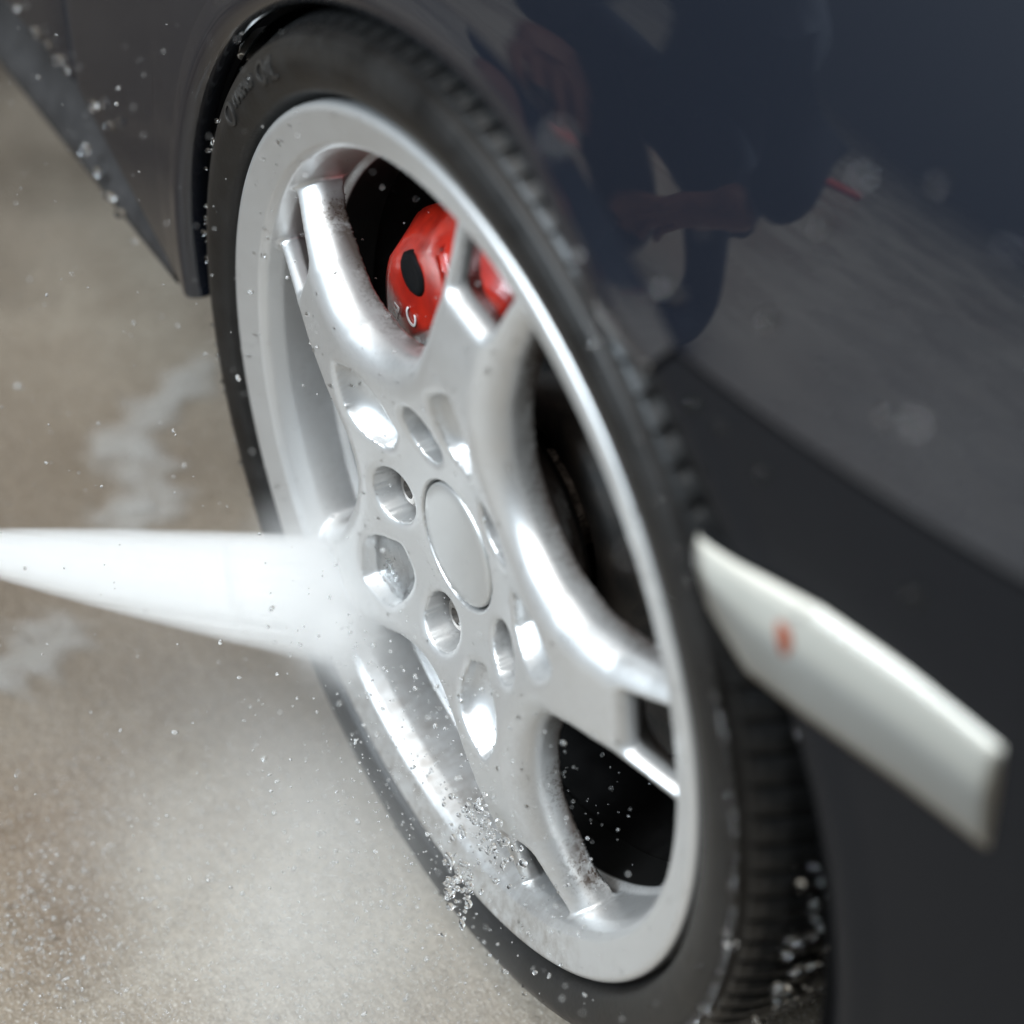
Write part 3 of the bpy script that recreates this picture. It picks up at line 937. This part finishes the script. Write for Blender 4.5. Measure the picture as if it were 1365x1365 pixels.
for k in range(130):
    a = math.radians(rng.uniform(-130, -50)); p = WM @ Vector((1.192 * S * math.cos(a), 1.192 * S * math.sin(a), rng.uniform(-.38, -.09) * S)); bc.append(np.array(p)); br.append(rng.uniform(.0010, .0026))
nv = len(rim.data.vertices); co_ = np.empty(nv * 3, np.float32); rim.data.vertices.foreach_get('co', co_); co_ = co_.reshape(-1, 3)
no_ = np.empty(nv * 3, np.float32); rim.data.vertex_normals.foreach_get('vector', no_); no_ = no_.reshape(-1, 3)
ok = np.flatnonzero((no_[:, 2] > .35) & (co_[:, 2] > -.03))
for i in rng.choice(ok, 800, replace=False):
    p = WM @ Vector(co_[i]); bc.append(np.array(p)); br.append(rng.choice([.0003, .0005, .0008, .0011], p=[.45, .33, .17, .05]))
for _ in range(110):      # water breaking up over the lower lip
    t_ = rng.uniform(); px, py = 618 + 62 * t_ + rng.normal(0, 15), 1070 + 85 * t_ + rng.normal(0, 17)
    bc.append(CAM + ray(px, py) * rng.uniform(1.19, 1.225)); br.append(abs(rng.normal(.0007, .0006)) + .0003)
for _ in range(60):
    px, py = rng.normal(612, 14), rng.normal(1180, 22); bc.append(CAM + ray(px, py) * rng.uniform(1.18, 1.22)); br.append(abs(rng.normal(.0007, .0006)) + .0003)
bdv = rng.normal(size=(len(bc), 3)); bdv /= np.linalg.norm(bdv, axis=1)[:, None]
beads = link('water_beads', drops_mesh('water_beads', np.array(bc), np.array(br), (bdv, rng.uniform(1, 2.0, len(bc)))), WATER)
tag(beads, 'clear water beads clinging to the bodywork and tyre', 'water drops', kind='stuff')

# water caught in the recess next to the jet
def pooled():
    pts = []
    a5 = PH + math.radians(72)
    base = smooth_profile([(.300, -.042), (.355, -.074), (.410, -.070), (.470, -.012), (.470, .012), (.410, .070), (.355, .074), (.300, .042), (.300, -.042)], 49)[:-1]
    v = []; f = []; n_ = len(base); c = base.mean(0); rows = 16
    for j in range(rows + 1):
        for p in base:
            q_ = c + (p - c) * (j / rows); v.append((q_[0] * math.cos(a5) - q_[1] * math.sin(a5), q_[0] * math.sin(a5) + q_[1] * math.cos(a5), -.030 + .02 * (q_[0] - .3) + rng.normal(0, .0032)))
    for j in range(rows):
        for i in range(n_): f.append((j * n_ + i, (j + 1) * n_ + i, (j + 1) * n_ + (i + 1) % n_, j * n_ + (i + 1) % n_))
    return pymesh('pooled_water', np.array(v) * S, f)
pw = link('pooled_water', pooled(), WATER)
pw.matrix_world = WM
tag(pw, 'rippling water caught in the spoke recess next to the jet', 'water', kind='thing')

# ------------------------------------------------------------------ worker crouching beside the camera (seen as a reflection in the fender)
def skin_body(name, joints, edges, mat, parent=None, sub=2, root=0):
    """joints: list of (point, radius); one continuous surface grown along the edges."""
    me = bpy.data.meshes.new(name)
    me.from_pydata([j[0] for j in joints], edges, [])
    o = bpy.data.objects.new(name, me); COL.objects.link(o)
    md = o.modifiers.new('skin', 'SKIN'); md.use_smooth_shade = True
    for i, sv in enumerate(me.skin_vertices[0].data):
        sv.radius = (joints[i][1], joints[i][1]); sv.use_root = (i == root)
    sb = o.modifiers.new('sub', 'SUBSURF'); sb.levels = sub; sb.render_levels = sub
    dg = bpy.context.evaluated_depsgraph_get(); dg.update()
    m2 = bpy.data.meshes.new_from_object(o.evaluated_get(dg))
    bpy.data.objects.remove(o)
    return link(name, m2, mat, parent)
NAVY = NT('navy_workwear'); NAVY.l(NAVY.mix(NAVY.noise(NAVY.obj(), 40, 3), (0.006, 0.010, 0.020), (0.012, 0.018, 0.032)), NAVY.b.inputs['Base Color']); NAVY.set(Roughness=.9)
SKIN = plain('skin', (0.42, 0.20, 0.14), 0.5)
J = [((.70, .88, .34), .125), ((.68, .84, .44), .135), ((.63, .76, .58), .145), ((.59, .70, .70), .12), ((.575, .67, .765), .055),
     ((.79, .84, .31), .095), ((.84, .66, .45), .075), ((.80, .76, .12), .05), ((.79, .70, .055), .045), ((.79, .60, .045), .04),
     ((.60, .84, .31), .095), ((.52, .64, .45), .075), ((.56, .76, .12), .05), ((.56, .70, .055), .045), ((.55, .60, .045), .04),
     ((.76, .74, .68), .075), ((.88, .68, .50), .055), ((.80, .60, .38), .042),
     ((.43, .70, .62), .075), ((.32, .64, .46), .060), ((.37, .61, .40), .048)]
ED = [(0, 1), (1, 2), (2, 3), (3, 4), (0, 5), (5, 6), (6, 7), (7, 8), (8, 9), (0, 10), (10, 11), (11, 12), (12, 13), (13, 14), (3, 15), (15, 16), (16, 17), (3, 18), (18, 19), (19, 20)]
person = skin_body('person', J, ED, NAVY.m)
person.location = (-.06, .08, 0)
tag(person, 'person in dark navy workwear crouching and holding a spray lance', 'person')
HJ = [((.575, .67, .75), .05), ((.565, .65, .81), .06), ((.560, .64, .87), .085), ((.565, .645, .93), .082), ((.57, .65, .965), .05), ((.55, .57, .86), .018)]
skin_body('head', HJ, [(0, 1), (1, 2), (2, 3), (3, 4), (2, 5)], SKIN, person)
skin_body('hair', [((.572, .675, .90), .075), ((.575, .67, .95), .085), ((.572, .655, .985), .06)], [(0, 1), (1, 2)], plain('dark_hair', (.012, .009, .007), .7), person)
def arm_hand(wrist, knuck, thumb_dir, curl, fore=None):
    w = Vector(wrist); k = Vector(knuck); ax = (k - w).normalized(); cu = Vector(curl).normalized(); side = ax.cross(cu).normalized()
    j = []; e = []
    if fore is not None: j.append((tuple(fore), .045))
    j.append((tuple(w), .030)); base = len(j) - 1
    if fore is not None: e.append((0, base))
    j.append((tuple((w + k) / 2), .030)); mid = len(j) - 1; e.append((base, mid))
    for f_, (o_, ln) in enumerate(((-.033, .060), (-.011, .072), (.011, .068), (.033, .052))):
        p = k + side * o_
        j.append((tuple(p), .0115)); e.append((mid, len(j) - 1))
        p2 = p + ax * ln * .55 + cu * ln * .2
        j.append((tuple(p2), .0095)); e.append((len(j) - 2, len(j) - 1))
        j.append((tuple(p2 + cu * ln * .6), .008)); e.append((len(j) - 2, len(j) - 1))
    t0 = w + ax * .03 + side * -.035
    j.append((tuple(t0), .013)); e.append((mid, len(j) - 1))
    j.append((tuple(t0 + ax * .035 + cu * .03 - side * .01), .0105)); e.append((len(j) - 2, len(j) - 1))
    return skin_body('hand', j, e, SKIN, person, 1, base)
arm_hand((.80, .60, .38), (.735, .56, .335), None, (-.3, -.2, -.9))
arm_hand((.44, .575, .335), (.52, .55, .275), None, (.1, -.4, -.9), (.36, .615, .405))

# spray lance held by the worker
lance = empty('spray_lance', tuple(NOZ))
tag(lance, 'black spray lance with a red hose aimed at the wheel', 'spray lance')
GRIP = Vector((.675, .64, .30)); NZ = Vector(NOZ)
LB = plain('black_lance_plastic', (.02, .02, .02), .4)
def rel(p): return tuple(Vector(p) - NZ)
dl = (GRIP - NZ).normalized()
tube('lance_pipe', [rel(NZ + dl * .03), rel(GRIP)], .009, STEEL, lance)
tube('nozzle', [rel(NZ), rel(NZ + dl * .012), rel(NZ + dl * .045)], [.006, .013, .015], LB, lance)
tube('grip', [rel(GRIP - dl * .06), rel(GRIP), rel(GRIP + dl * .10), rel(GRIP + dl * .12 + Vector((0, 0, -.10)))], [.014, .021, .021, .018], LB, lance)
HR = plain('red_hose_rubber', (.42, .05, .035), .5)
hp = smooth_profile([np.array(GRIP + dl * .12 + Vector((0, 0, -.10))), (1.0, .80, .06), (1.15, 1.10, .026), (1.45, 1.55, .026), (1.75, 2.0, .026), (1.9, 2.6, .026), (1.7, 3.6, .026)], 60)
tube('hose', [rel(Vector(p)) for p in hp], [.010 + .014 * min(1, i / 20) for i in range(len(hp))], HR, lance)
